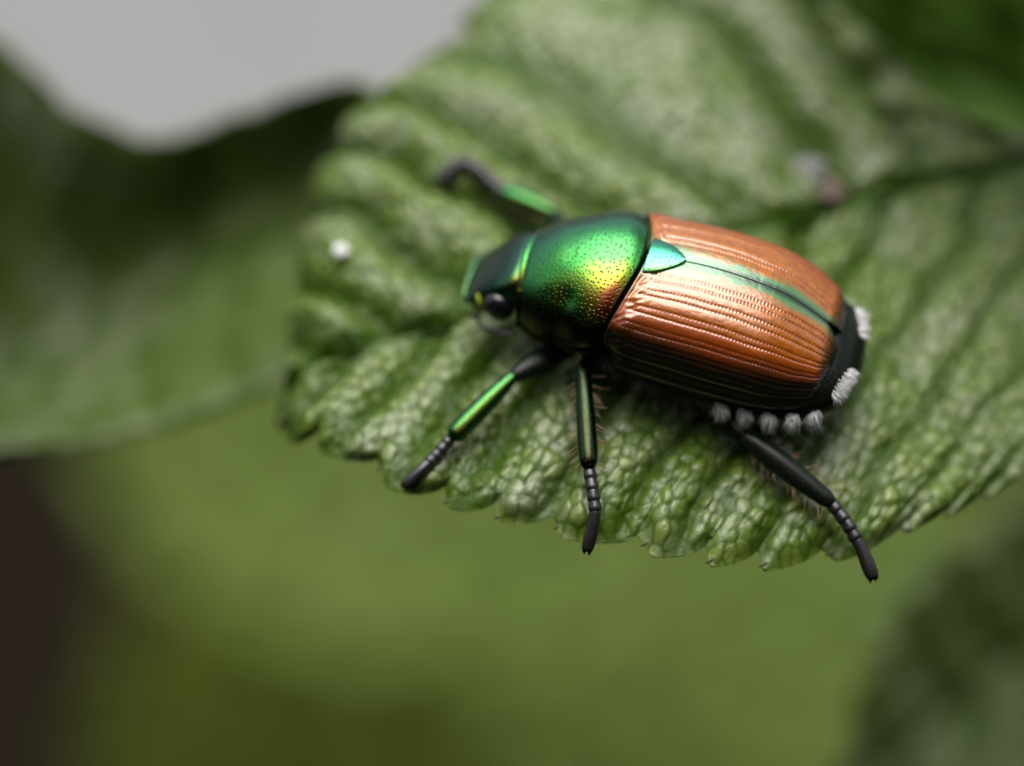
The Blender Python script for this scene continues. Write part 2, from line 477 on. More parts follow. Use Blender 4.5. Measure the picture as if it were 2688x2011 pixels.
# ------------------------------------------------------------------ leaves
def leaf_mesh(rows, zfun, ns, nt, veins_u, veins_l, lobe=0.4, period=1.75, amp=1.0, bend=None, cell=(0.9, 0.6), seed=0, curl=0.35, face=(0, 0, 1), sag=0.0, smooth=False, pleat=(0.42, 0.42), calm=None):
    """rows: [(key, Mx, My, Ux, Uy, Lx, Ly)] from tip to base. Returns vertices, faces, relief, cell value, midrib line"""
    rows = np.asarray(rows, float)
    key = np.linspace(rows[0, 0], rows[-1, 0], ns)
    S = spline(rows, key)
    M, U, Lo = S[:, 0:3], S[:, 3:6], S[:, 6:9]
    face = np.asarray(face, float)
    half = nt // 2
    tp = 1 - (1 - np.linspace(0, 1, half + 1)) ** 1.35
    ts = np.concatenate([-tp[::-1], tp[1:]])
    def margin_lobe(E, ph):
        arc = np.concatenate([[0], np.cumsum(np.linalg.norm(np.diff(E, axis=0), axis=1))])
        arc = arc + 0.35 * period * np.sin(arc / period * 1.7 + ph) * 0.5
        k = arc / period + ph
        f = k - np.floor(k)
        size = 0.75 + 0.5 * hash2(np.floor(k), np.floor(k) * 0 + 3, seed)
        prof = smoothstep(-0.03, 0.36, f) * (1 - f ** 2.8) ** 0.6
        return prof * size, f
    lu, fu = margin_lobe(U, 0.2 + seed)
    ll, fl = margin_lobe(Lo, 0.55 + seed)
    pos = np.zeros((ns, len(ts), 3)); dist = np.zeros((ns, len(ts))); lobe_f = np.zeros((ns, len(ts))); tt = np.zeros((ns, len(ts)))
    dM = np.gradient(M, axis=0); dM /= np.linalg.norm(dM, axis=1)[:, None]
    for j, t in enumerate(ts):
        E, lb, ff = (U, lu, fu) if t >= 0 else (Lo, ll, fl)
        a = abs(t)
        D = E - M
        ln = np.linalg.norm(D, axis=1)[:, None]
        Dn = D / np.maximum(ln, 1e-6)
        w = smoothstep(0.72, 1.0, np.array(a))
        out = a * D + (w * lb * lobe)[:, None] * Dn * np.minimum(1, ln / 2)
        # side veins arch towards the tip
        out -= dM * (a * (1 - a) * 0.25 * ln) * -1.0 * 0.6
        if smooth:
            out = (t * t - t) / 2 * (Lo - M) + (t * t + t) / 2 * (U - M) + (w * lb * lobe)[:, None] * Dn * np.minimum(1, ln / 2)
        pos[:, j] = M + out - face * sag * a * (1 - a) * ln
        dist[:, j] = ln[:, 0] * a
        lobe_f[:, j] = ff
        tt[:, j] = a
    x, y = pos[..., 0], pos[..., 1]
    up = (ts >= 0)[None, :]
    Mx = key[:, None] * np.ones_like(x)
    speed = np.linalg.norm(np.gradient(M, key, axis=0), axis=1)[:, None]
    def vein_d(vlist, ang):
        d = np.full(x.shape, 9.0)
        for v in vlist:
            d = np.minimum(d, np.abs(Mx - v) * speed * ang)
        return d
    Mx = Mx + 0.9 * (vnoise(dist * 0.55 + 3, key[:, None] * 0.5 + np.where(up, 17.0, 0.0), seed + 31) - 0.5) * np.minimum(1, dist / 3)
    dv = np.where(up, vein_d(veins_u, 0.8), vein_d(veins_l, 0.75))
    fade = np.exp(-dist / 11.0)
    g2 = np.exp(-(dv / (0.20 + 0.16 * fade)) ** 2) * (0.6 + 0.4 * fade)
    gm = np.exp(-(dist / 0.28) ** 2)
    soft = calm(x, y) if calm else 1.0
    g2 = g2 * soft * (0.55 + 0.7 * vnoise(Mx * 0.8, dist * 0.3, seed + 33))
    bulge = 1 - np.exp(-(dv / 0.8) ** 2)
    eu, el = (U - M)[ns // 2], (Lo - M)[ns // 2]
    eu, el = eu / np.linalg.norm(eu), el / np.linalg.norm(el)
    side_u, side_l = np.cross(face, eu), np.cross(face, el)
    pick = lambda p_, q_: np.where(up, (pos * p_).sum(-1), (pos * q_).sum(-1) + 31.0)
    cu, cv = pick(eu, el) / cell[0] + 57.3, pick(side_u, side_l) / cell[1] + 83.1
    cu = cu + 0.35 * vnoise(cu * 0.9, cv * 0.9, seed + 5); cv = cv + 0.35 * vnoise(cu * 0.9 + 9, cv * 0.9, seed + 6)
    f1, gap, cid = cells(cu, cv, seed)
    f1b, gapb, cidb = cells(cu * 2.3 + 4, cv * 2.3 + 2, seed + 9)
    t1 = 0.6 * smoothstep(0.0, 0.35, gap) + 0.4 * np.clip(1 - (f1 / 0.72) ** 2, 0, 1)
    t2 = np.clip(1 - (f1b / 0.7) ** 2, 0, 1)
    g2w = np.exp(-(dv / (0.26 + 0.2 * fade)) ** 2)
    relief = t1 * (1 - 0.9 * g2w) * (1 - np.exp(-(dist / 0.45) ** 2))
    inner = 1 - smoothstep(0.9, 1.0, tt)
    h = (0.095 * t1 * (0.15 + 1.3 * cid ** 1.5) + 0.03 * t2 + 0.05 * (vnoise(cu * 2.1, cv * 2.1, seed + 21) - 0.5)) * (0.35 + 0.65 * inner) + np.where(up, pleat[0], pleat[1]) * bulge * soft - 0.34 * g2 - 0.36 * gm
    h = h + 0.16 * (vnoise(cu * 0.45, cv * 0.6, seed + 11) - 0.5)
    edge = smoothstep(0.80, 0.97, tt) * np.sin(np.pi * np.clip(lobe_f, 0, 1)) ** 0.7
    h = h + 0.12 * edge * np.minimum(1, dist / 2)
    h = h * (1 - 0.85 * smoothstep(0.955, 1.0, tt))
    z = zfun(x, y) if zfun else pos[..., 2]
    P = np.stack([x, y, z], -1) - face * (curl * np.clip((tt - 0.86) / 0.14, 0, 1) ** 2 * np.minimum(1, dist / 3))[..., None]
    du, dvv = np.gradient(P, axis=0), np.gradient(P, axis=1)
    N = np.cross(du, dvv); N /= np.maximum(np.linalg.norm(N, axis=-1, keepdims=True), 1e-9)
    N *= np.sign((N * face).sum(-1, keepdims=True) + 1e-9)
    N = np.where(np.linalg.norm(N, axis=-1, keepdims=True) < 0.5, face, N)
    P = P + N * (amp * h)[..., None]
    if bend:
        P = bend(P)
    mid = P[:, half].copy()
    tips = []
    step = np.where((fl[1:] < 0.5) & (fl[:-1] > 0.5))[0]
    for i in step:
        i = min(ns - 1, i + max(1, int(0.20 * period / max(1e-3, np.linalg.norm(Lo[min(i + 1, ns - 1)] - Lo[i])))))
        tips.append((P[i, 0], -dM[i]))
    return P.reshape(-1, 3), outward(P.reshape(-1, 3), grid_faces(ns, len(ts)), face), (0.15 + 0.85 * relief).ravel(), cid.ravel(), mid, tips

def build_leaf(label, group, mesh, mat, thickness=0.16, face=(0, 0, 1), rib=0.16, name='serrated_leaf', tooth=False):
    V, F, relief, cid, mid, tips = mesh
    base = mid[-1]
    root = empty(name, base)
    tag(root, label, 'leaf', group)
    blade = mesh_obj('blade', V - base, F, mat, root, attrs={'relief': relief, 'cell': cid})
    s = blade.modifiers.new('thickness', 'SOLIDIFY'); s.thickness = thickness; s.offset = -1
    k = np.linspace(len(mid) // 40, len(mid) - 1, 26).astype(int)
    line = mid[k] - base
    up = (V.reshape(len(mid), -1, 3)[len(mid) // 2, -1] - V.reshape(len(mid), -1, 3)[len(mid) // 2, 0])
    nrm = np.cross(mid[-1] - mid[0], up); nrm /= np.linalg.norm(nrm)
    if nrm.dot(np.asarray(face, float)) < 0: nrm = -nrm
    line = line - nrm * 0.12
    rad = np.linspace(0.25, 1, 26) * rib
    v, f = sweep(line, list(rad), nseg=8, sub=2)
    mesh_obj('midrib', v, f, VEIN, root)
    # the stalk goes on from the base of the blade
    d = line[-1] - line[-3]; d /= np.linalg.norm(d)
    v, f = sweep([line[-1] - d * 0.2, line[-1] + d * 2.5 - nrm * 0.2, line[-1] + d * 6 - nrm * 1.2], [rib * 1.02, rib * 1.1, rib * 1.25], nseg=8)
    mesh_obj('petiole', v, f, VEIN, root)
    if tooth:
        for p_, d_ in tips:
            if np.linalg.norm(p_ - mid[0]) < 3.5: continue
            a_ = p_ - base
            q_ = np.array([0.0, 0, -0.03]) + d_ * 0.11
            v, f = sweep([a_ - q_ * 1.1, a_ + q_ * 0.1, a_ + q_ * 0.95], [0.05, 0.045, 0.015], nseg=7, sub=3)
            mesh_obj('tooth_tip', v, f, TOOTH, root)
    return root

def main_z(x, y):
    xx = np.clip(x - 2.5, -9, 16)
    z = -0.014 * xx ** 2
    q = -0.322 * (x + 9) + 0.947 * (y + 0.3)
    z = z - 0.012 * np.maximum(0, q - 4.5) ** 2
    z = z + np.where(q > 0, 0.07 * q, 0.14 * -q - 0.017 * q * q)
    return z + 0.10 * np.sin(x * 0.9 + y * 0.5)

def solve_plan(x, y):
    """flat-picture plan numbers to the point of the curved leaf that shows there"""
    px, py = 1344 + 97 * x, 1005.5 - 97 * 0.788 * y
    d = ray(px, py)
    z = 0.0
    for _ in range(30):
        p = CAM + d * ((z - CAM[2]) / d[2])
        z = 0.5 * z + 0.5 * float(main_z(p[0], p[1]))
    return p[0], p[1]

ROWS = [(-9.0, -8.2, 0.9, -8.35, 1.1, -8.3, 0.7), (-7.5, -7.0, 0.9, -8.8, 2.4, -7.4, 0.2), (-5.6, -5.4, 1.0, -8.5, 3.8, -6.4, -0.3),
        (-3.0, -3.0, 1.7, -7.4, 5.2, -5.2, -1.3), (0.0, 0.0, 2.8, -5.5, 7.0, -3.2, -2.6), (3.0, 3.0, 3.9, -4.2, 8.9, -1.1, -3.6),
        (6.0, 6.0, 5.1, -2.2, 11.0, 1.2, -4.3), (9.0, 9.0, 6.1, 2.0, 15.0, 3.6, -5.0), (12.0, 12.0, 7.0, 8.2, 12.8, 6.0, -5.4),
        (15.0, 15.0, 7.7, 10.6, 9.4, 8.6, -5.4), (18.0, 18.0, 8.3, 14.6, 8.3, 10.5, -4.7), (21.0, 21.0, 8.8, 20.0, 9.2, 13.4, -3.1),
        (24.0, 24.0, 9.2, 23.4, 9.5, 17.5, 0.0), (27.0, 27.0, 9.4, 26.8, 9.6, 26.8, 9.2)]
rows = []
for r in ROWS:
    vals = [r[0]]
    for k in (1, 3, 5):
        vals += list(solve_plan(r[k], r[k + 1])) + [0.0]
    rows.append(vals)
BX, BR = -4.5, 1.9
def tip_bend(P):
    P = P.copy()
    over = np.maximum(0, BX + 0.06 * (P[..., 1] - 3) - P[..., 0])
    x0 = P[..., 0] + over
    th = np.minimum(over / BR, R(150))
    rest = over - th * BR
    P[..., 0] = x0 - BR * np.sin(th) - rest * np.cos(th)
    P[..., 2] = P[..., 2] - BR * (1 - np.cos(th)) - rest * np.sin(th)
    return P
MAIN = leaf_mesh(rows, main_z, 1000, 300, [-7.4, -5.4, -3.1, -0.7, 1.9, 4.3, 6.6, 9.2, 11.4, 13.9, 16.4, 19.0, 21.8], [-6.4, -4.3, -1.9, 0.6, 2.9, 5.6, 8.0, 10.2, 12.9, 15.1, 17.6, 20.2, 22.5], lobe=0.62, period=1.80, bend=tip_bend, seed=3, cell=(0.46, 0.36), pleat=(0.48, 0.16), calm=lambda x, y: 1 - 0.65 * smoothstep(5.5, 10.0, x - 0.5 * y))
main_leaf = build_leaf('serrated green leaf that the beetle stands on, quilted between its veins', None, MAIN, LEAF, thickness=0.11, rib=0.2, tooth=True)

def px_rows(spec):
    out = []
    for k, (m, u_, l_) in enumerate(spec):
        out.append([float(k)] + list(at_d(*m)) + list(at_d(*u_)) + list(at_d(*l_)))
    return out
def px_leaf(label, group, spec, mat, ns=160, nt=100, amp=1.0, lobe=0.5, period=2.2, cell=(1.1, 0.8), seed=1, face=(0, -0.3, 0.95), thickness=0.2, rib=0.2, nv=6, sag=0.0, smooth=False):
    face = np.asarray(face, float); face /= np.linalg.norm(face)
    n = len(spec) - 1
    vu = list((np.arange(nv) + 0.4) / nv * n); vl = list((np.arange(nv) + 0.7) / nv * n)
    m = leaf_mesh(px_rows(spec), None, ns, nt, vu, vl, lobe=lobe, period=period, amp=amp, seed=seed, face=face, cell=cell, sag=sag, smooth=smooth)
    return build_leaf(label, group, m, mat, thickness=thickness, face=face, rib=rib)

px_leaf('blurred leaf with a dark raised half beside the tip of the beetle\'s leaf', None,
        [((1050, 560, 89), (1060, 550, 89), (1045, 572, 89)), ((850, 560, 92), (960, 230, 88.5), (760, 960, 86.5)), ((600, 650, 93.5), (640, 300, 91), (560, 1062, 86)),
         ((350, 810, 94), (430, 372, 91), (350, 1128, 86)), ((100, 940, 94), (200, 300, 91), (150, 1155, 86)), ((-150, 1030, 94), (-20, 110, 91), (-60, 1165, 86.5)),
         ((-500, 1050, 93), (-300, 100, 89), (-400, 1150, 87)), ((-900, 1000, 91), (-890, 960, 91), (-890, 1030, 91))], LEAF_LEFT, ns=260, nt=160, seed=5, lobe=0.15, nv=7, amp=0.10, face=(0, -0.6, 0.8), smooth=True, rib=0.05)
px_leaf('dark green leaf hanging low with a pale shine near its tip', None,
        [((2190, 2080, 97), (2185, 2070, 97), (2200, 2090, 97)), ((2450, 1900, 99.4), (2330, 1660, 99), (2500, 2200, 98)), ((2620, 1750, 100.6), (2470, 1490, 100), (2750, 2150, 99)),
         ((2850, 1600, 101.6), (2690, 1340, 101), (3000, 2000, 100)), ((3100, 1500, 104), (2950, 1250, 102), (3200, 1800, 102)), ((3350, 1400, 103), (3330, 1380, 103), (3360, 1420, 103))], LEAF_DARK, ns=180, nt=120, seed=8, nv=6, amp=0.45)
px_leaf('deep green leaf behind the base of the beetle\'s leaf', None,
        [((1900, -20, 97), (1900, -40, 97), (1900, 0, 97)), ((2300, 130, 99), (2250, -200, 98), (2330, 420, 97)), ((2650, 240, 100), (2600, -220, 99), (2600, 560, 97)),
         ((2900, 300, 100), (2900, -200, 100), (2850, 640, 98)), ((3200, 350, 100), (3190, 330, 100), (3190, 370, 100))], LEAF_DEEP, ns=180, nt=120, seed=11, nv=5, amp=0.6)

def far_leaf(label, cx, cy, D, ang, length, half, mat, tilt=0.0, roll=0.0, seed=1):
    """a broad leaf lower in the bush, given by the middle of its blade"""
    c, s_ = math.cos(R(ang)), math.sin(R(ang))
    prof = [0.02, 0.55, 0.9, 1.0, 0.95, 0.75, 0.4, 0.03]
    spec = []
    for k, w in enumerate(prof):
        t = k / (len(prof) - 1) - 0.5
        mx, my = cx + c * length * t, cy + s_ * length * t
        d0 = D * (1 + tilt * t)
        e = w * half
        spec.append(((mx, my, d0), (mx + s_ * e - c * e * 0.3, my - c * e - s_ * e * 0.3, d0 * (1 + roll * w)), (mx - s_ * e - c * e * 0.3, my + c * e - s_ * e * 0.3, d0 * (1 - roll * w))))
    k = D / 77
    return px_leaf(label, 'leaves lower in the bush', spec, mat, ns=90, nt=60, amp=k, lobe=0.6 * k, period=2.6 * k, cell=(1.4 * k, 1.0 * k), seed=seed, thickness=0.3, rib=0.3 * k, nv=7)
far_leaf('broad pale green leaf low in the bush under the beetle', 1230, 1330, 255, 10, 2000, 430, LEAF_FAR, tilt=-0.03, roll=0.015, seed=21)
far_leaf('broad olive leaf low in the bush, below the pale one', 1100, 1820, 330, -16, 1800, 460, LEAF_OLIVE, tilt=0.03, roll=-0.008, seed=22)
far_leaf('dull green leaf deep in the bush below the others', 1500, 1800, 370, 4, 2300, 640, LEAF_OLIVE, tilt=0.0, roll=0.01, seed=24)
far_leaf('broad yellowish leaf low in the bush beside the dark hanging leaf', 2080, 1720, 290, -30, 1700, 480, LEAF_FAR, tilt=0.0, roll=0.02, seed=23)

# a leaf added out of view to shade the base of the beetle's leaf
over = []
for k, w in enumerate([0.03, 0.6, 0.92, 1.0, 0.9, 0.6, 0.04]):
    t = k / 6
    m = np.array([7 + 25 * t, 19.5 - 3 * t, 13 + 3 * t - 4 * (t - 0.5) ** 2])
    over.append([float(k)] + list(m) + list(m + np.array([-2.5 * w, 8.5 * w, 0.8 * w])) + list(m + np.array([-2.5 * w, -8.5 * w, 0.8 * w])))
build_leaf('serrated leaf overhanging the base of the beetle\'s leaf', None, leaf_mesh(over, None, 160, 110, [0.5, 1.3, 2.1, 2.9, 3.7, 4.5, 5.3], [0.9, 1.7, 2.5, 3.3, 4.1, 4.9], lobe=0.5, period=2.0, seed=31), LEAF)

# grey paving beyond the bush
p0, p1 = at_z(-900, -1200, GZ), at_z(2400, 700, GZ)
pv = [(-2600, p1[1], GZ + 4), (700, p1[1], GZ + 4), (700, p1[1] + 4000, GZ + 4), (-2600, p1[1] + 4000, GZ + 4)]
tag(mesh_obj('pavement', pv, np.array([[0, 1, 2, 3]]), PAVING, smooth=False), kind='structure')

# added bush, out of view on the near side, to darken the beetle's flank
def unseen_bush():
    g_ = np.random.default_rng(12)
    root = empty('unseen_bush', (0, -420, GZ))
    tag(root, 'unseen leafy bush added to block light from the near side', 'bush')
    base = np.array([0, -420, GZ])
    V, F = [], []
    shape = np.array([(-1, 0, 0), (-0.35, 0.42, 0.10), (0.4, 0.40, 0.10), (1, 0, -0.12), (0.4, -0.40, 0.10), (-0.35, -0.42, 0.10), (0, 0, 0)])
    n = 0
    while n < 9000:
        az, rr_ = g_.uniform(-1.5, 1.5), g_.uniform(190, 520)
        x, y, z = rr_ * math.sin(az), -rr_ * math.cos(az), g_.uniform(GZ + 20, 700)
        top = rr_ * 1.45 + 90 * math.sin(az * 6 + 1.0) + 60 * math.sin(az * 15 + rr_ * 0.02)
        top = min(top, 560 + 60 * math.sin(az * 9))
        if z > top - 60 * g_.random() ** 2: continue
        s_ = g_.uniform(20, 34)
        q = Matrix.Rotation(g_.uniform(0, 6.28), 3, 'Z') @ Matrix.Rotation(g_.normal() * 0.7, 3, 'X') @ Matrix.Rotation(g_.normal() * 0.5 + 0.3, 3, 'Y')
        P = shape * s_ @ np.array(q).T + np.array([x, y, z]) - base
        o_ = len(V)
        V.extend(P)
        F += [(o_ + 6, o_ + a_, o_ + (a_ + 1) % 6) for a_ in range(6)]
        n += 1
    crown = mesh_obj('foliage', np.array(V), np.array(F), LEAF_BUSH, root, smooth=False)
    tag(crown, kind='stuff')
    for k in range(9):
        x, y = g_.uniform(-500, 500), g_.uniform(-560, -300)
        v, f = sweep([np.array([x, y, GZ]) - base, np.array([x + g_.normal() * 30, y + g_.normal() * 30, -100]) - base, np.array([x + g_.normal() * 70, y + g_.normal() * 50, 230]) - base], [9, 7, 2.5], nseg=8)
        mesh_obj('stem', v, f, VEIN, root)
unseen_bush()

# small things lying on the beetle's leaf
LEAFV = MAIN[0]
LEAFP = project(LEAFV)[0]
def leaf_top(px, py):
    d2 = ((LEAFP - np.array([px, py])) ** 2).sum(1)
    near = np.where(d2 < max(15.0 ** 2, d2.min() * 1.2))[0]
    return LEAFV[near[np.argmax(LEAFV[near, 2])]]
def lump(name, label, cat, px, py, r, mat, seed, squash=0.6, rough=1.0):
    th, phi = np.meshgrid(np.linspace(0, np.pi, 14), np.linspace(0, 2 * np.pi, 20, endpoint=False), indexing='ij')
    d = np.stack([np.sin(th) * np.cos(phi), np.sin(th) * np.sin(phi), np.cos(th)], -1)
    k = 0.55 + 0.6 * rough * vnoise(d[..., 0] * 2.1 + seed, d[..., 1] * 2.1 + d[..., 2] * 1.7, seed) + 0.35 * rough * vnoise(d[..., 0] * 5.1 + seed, d[..., 1] * 5.1 + d[..., 2] * 3.7, seed + 1) + 0.4 * (1 - rough)
    V = (d * k[..., None] * r).reshape(-1, 3) * np.array([1, 1, squash])
    p = leaf_top(px, py)
    o_ = mesh_obj(name, V, grid_faces(14, 20, wrap=True), mat)
    o_.location = p + np.array([0, 0, r * squash * 0.55])
    return tag(o_, label, cat)
lump('white_speck', 'small round white speck lying near the tip of the serrated leaf', 'speck', 883, 675, 0.22, DUST, 3, 0.9, rough=0.35)
lump('dirt_crumb', 'brown crumb of dirt in the leaf fold behind the beetle', 'crumb', 2190, 505, 0.5, CRUMB, 5, 0.35)
lump('residue_flake', 'pale grey flake of residue behind the brown crumb', 'flake', 2140, 445, 0.45, ASH, 7, 0.3)

# ------------------------------------------------------------------ the beetle (x forward, y to its left, z up)
beetle = empty('beetle')
tag(beetle, 'metallic green and copper beetle with white hair tufts standing on the serrated leaf', 'beetle')
YAW, PITCH, ROLL = 16.0, 1.0, 0.0
ORIGIN = np.array([3.47, 0.94, 0.30])
BSCALE = 0.93
BM = Matrix.Translation(Vector(ORIGIN)) @ Matrix.Rotation(R(180 - YAW), 4, 'Z') @ Matrix.Rotation(R(-PITCH), 4, 'Y') @ Matrix.Rotation(R(ROLL), 4, 'X') @ Matrix.Scale(BSCALE, 4)
beetle.matrix_world = BM
BMn = np.array(BM); BMi = np.array(BM.inverted())
def to_local(p): return BMi[:3, :3] @ np.asarray(p) + BMi[:3, 3]
def to_world(P): return np.asarray(P) @ BMn[:3, :3].T + BMn[:3, 3]

EL = 5.85
E_KEYS = [(0.0, 2.40, 2.30, 4.26), (0.10, 2.52, 2.22, 4.32), (0.3, 2.60, 2.10, 4.36), (0.5, 2.60, 2.00, 4.22), (0.7, 2.50, 1.92, 3.88), (0.85, 2.20, 1.88, 3.36), (0.94, 1.80, 1.90, 2.95), (1.0, 1.0, 1.95, 2.55)]
def rear_curve(y):
    return 0.62 * np.clip(np.abs(y) / 2.3, 0, 1.1) ** 1.8
def elytron_point(side, a, f):
    """a: base to apex, f: suture to rim"""
    K = spline(E_KEYS, np.clip(a, 0, 1))
    W, Zr, H = K[..., 0], K[..., 1], K[..., 2]
    end = np.sqrt(np.clip(1 - np.clip((a - 0.90) / 0.10, 0, 1) ** 2, 0, 1))
    ph = f * np.pi / 2
    y = (W * (0.25 + 0.75 * end)) * np.sin(ph) ** 0.92
    zc = np.cos(ph) ** 0.80
    z = Zr + (H - Zr) * zc * (0.2 + 0.8 * end)
    x = -EL * a + rear_curve(y) * (1 - smoothstep(0, 0.5, a)) - 0.40 * smoothstep(0.72, 1.0, f) ** 2 * (1 - smoothstep(0.0, 0.12, a))
    # apex: each wing case rounded by itself
    x = x + 0.55 * smoothstep(0.88, 1.0, a) * (1 - np.sin(ph)) * 0.0
    y = y + 0.34 * smoothstep(0.86, 1.0, a) ** 2 * (1 - f)        # each wing case ends in its own round tip
    return np.stack([x, side * (y + 0.012), z], -1)
def build_elytron(side):
    na, nf = 420, 190
    a = 1 - (1 - np.linspace(0, 1, na)) ** 1.5
    f = np.linspace(0, 1, nf)
    A, F_ = np.meshgrid(a, f, indexing='ij')
    P = elytron_point(side, A, F_)
    du, dv = np.gradient(P, axis=0), np.gradient(P, axis=1)
    N = np.cross(du, dv); N /= np.maximum(np.linalg.norm(N, axis=-1, keepdims=True), 1e-9)
    out = P - np.array([-2.9, 0, 1.5])
    N *= np.sign((N * out).sum(-1, keepdims=True))
    amp = smoothstep(0.01, 0.09, A) * (1 - smoothstep(0.9, 0.98, A))
    lines = [0.13, 0.185, 0.27, 0.325, 0.42, 0.475, 0.57, 0.62, 0.71, 0.76, 0.84, 0.90]
    h = np.zeros_like(A); pit = np.zeros_like(A)
    wob = 0.002 * np.sin(A * 23 + F_ * 9)
    for k, c in enumerate(lines):
        d = F_ + wob - c - 0.004 * np.sin(A * 5 + k)
        strong = 1.0 if k % 2 == 1 else 0.55
        groove = np.exp(-(d / 0.012) ** 2)
        h -= 0.012 * strong * groove
        ph = A * EL / 0.10 + 0.37 * k
        dot = np.exp(-((ph - np.floor(ph) - 0.5) / 0.25) ** 2) * np.exp(-(d / 0.013) ** 2)
        h -= 0.011 * dot
        pit = np.maximum(pit, np.maximum(0.35 * groove * strong, dot * 0.7))
    h += 0.006 * np.cos((F_ - 0.225) / 0.148 * 2 * np.pi)                              # broad and narrow ribs
    h += 0.005 * (vnoise(A * 60, F_ * 60, 4) - 0.5)
    wr = (1 - smoothstep(0.0, 0.16, A)) * (vnoise(A * 40 + F_ * 10, F_ * 22, 8) - 0.5) * 0.06    # wrinkled shoulder
    rimlip = 0.05 * np.exp(-((F_ - 0.985) / 0.02) ** 2) + 0.03 * np.exp(-((A - 0.006) / 0.008) ** 2)
    hum = 0.10 * np.exp(-((F_ - 0.62) / 0.10) ** 2 - ((A - 0.06) / 0.05) ** 2)
    P = P + N * (h * amp + wr * smoothstep(0.0, 0.02, A) + rimlip + hum)[..., None]
    band = 0.072 + 0.10 * np.exp(-A / 0.12)
    nse = vnoise(A * 18, F_ * 30, 2) * 0.05
    green = (1 - smoothstep(band * 0.55, band * 1.5, F_ + nse - 0.02)) * (1 - 0.25 * smoothstep(0.8, 1, A))
    dark = np.maximum(smoothstep(0.90, 0.975, A + 0.03 * F_), 0.98 * smoothstep(0.47, 0.77, F_ + 0.03 * np.sin(A * 7 + 1) + 0.05 * (vnoise(A * 9, F_ * 14, 6) - 0.5)))  # apex and flank: shade and dark reflections painted into the colour
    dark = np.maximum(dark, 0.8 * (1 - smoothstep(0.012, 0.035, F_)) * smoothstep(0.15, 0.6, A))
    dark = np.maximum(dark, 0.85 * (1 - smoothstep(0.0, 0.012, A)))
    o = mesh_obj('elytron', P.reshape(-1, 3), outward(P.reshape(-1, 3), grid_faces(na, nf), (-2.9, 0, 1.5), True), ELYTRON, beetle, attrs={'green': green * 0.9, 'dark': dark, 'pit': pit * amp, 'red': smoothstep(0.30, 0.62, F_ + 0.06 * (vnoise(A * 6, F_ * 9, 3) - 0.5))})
    s = o.modifiers.new('thickness', 'SOLIDIFY'); s.thickness = 0.07; s.offset = -1
    o['label'] = 'ribbed coppery brown wing case with green seam'
    rim = elytron_point(side, np.linspace(0.05, 0.985, 40), np.full(40, 1.0))
    rim[:, 2] -= 0.01
    v, ff = sweep(rim, [0.045] * 40, nseg=8, sub=2)
    mesh_obj('rim', v, ff, RIM, o)
    return o
for sd_ in (1, -1):
    build_elytron(sd_)

# scutellum: small shield between the wing cases
nu, nv = 30, 31
u = np.linspace(0, 1, nu); v = np.linspace(-1, 1, nv)
Ug, Vg = np.meshgrid(u, v, indexing='ij')
half = 0.66 * (1 - Ug ** 1.7) ** 0.75 + 0.015
yy = Vg * half
xx = -0.02 - 1.08 * Ug + 0.3 * rear_curve(yy)
zz = 4.405 + 0.10 * Ug * (1 - Ug) - 0.03 * Vg ** 2 - 0.26 * (yy / 1.0) ** 2 - 0.03 * smoothstep(0.9, 1, np.abs(Vg)) + 0.03 * Ug
o = mesh_obj('scutellum', np.stack([xx, yy, zz], -1).reshape(-1, 3), outward(np.stack([xx, yy, zz], -1).reshape(-1, 3), grid_faces(nu, nv), (0, 0, 1)), SCUT, beetle)
s = o.modifiers.new('thickness', 'SOLIDIFY'); s.thickness = 0.25; s.offset = -1

# pronotum
PR = [(0.0, 2.36, 2.45, 4.24), (0.10, 2.40, 2.36, 4.36), (0.3, 2.36, 2.15, 4.36), (0.55, 2.10, 1.92, 4.18), (0.8, 1.88, 1.74, 3.80), (0.93, 1.64, 1.70, 3.48), (1.0, 1.52, 1.70, 3.28)]
PL = 3.55
def pronotum_point(a, f):
    K = spline(PR, np.clip(a, 0, 1))
    W, Zr, H = K[..., 0], K[..., 1], K[..., 2]
    ph = f * np.pi / 2
    y = W * np.sign(np.sin(ph)) * np.abs(np.sin(ph)) ** 0.92
    z = Zr + (H - Zr) * np.cos(ph) ** 0.82
    x = 0.06 + rear_curve(y) * (1 - a) + (PL - 0.06) * a - 0.35 * a * (np.abs(y) / 1.4) ** 2 * 0.4
    return np.stack([x, y, z], -1)
na, nf = 120, 161
A, F_ = np.meshgrid(np.linspace(0, 1, na), np.linspace(-1, 1, nf), indexing='ij')
P = pronotum_point(A, F_)
du, dv = np.gradient(P, axis=0), np.gradient(P, axis=1)
N = np.cross(du, dv); N /= np.maximum(np.linalg.norm(N, axis=-1, keepdims=True), 1e-9)
N *= np.sign((N * (P - np.array([1.4, 0, 1.5]))).sum(-1, keepdims=True))
lip = 0.03 * np.exp(-((A - 0.985) / 0.012) ** 2) - 0.03 * np.exp(-((A - 0.955) / 0.012) ** 2) + 0.05 * np.exp(-((np.abs(F_) - 0.985) / 0.012) ** 2) - 0.02 * np.exp(-((np.abs(F_) - 0.95) / 0.015) ** 2) - 0.10 * np.exp(-(A / 0.012) ** 2)
dimple = -0.05 * np.exp(-((np.abs(F_) - 0.55) / 0.09) ** 2 - ((A - 0.5) / 0.08) ** 2)
P = P + N * (lip + dimple + 0.015 * (vnoise(A * 7, F_ * 7, 3) - 0.5))[..., None]
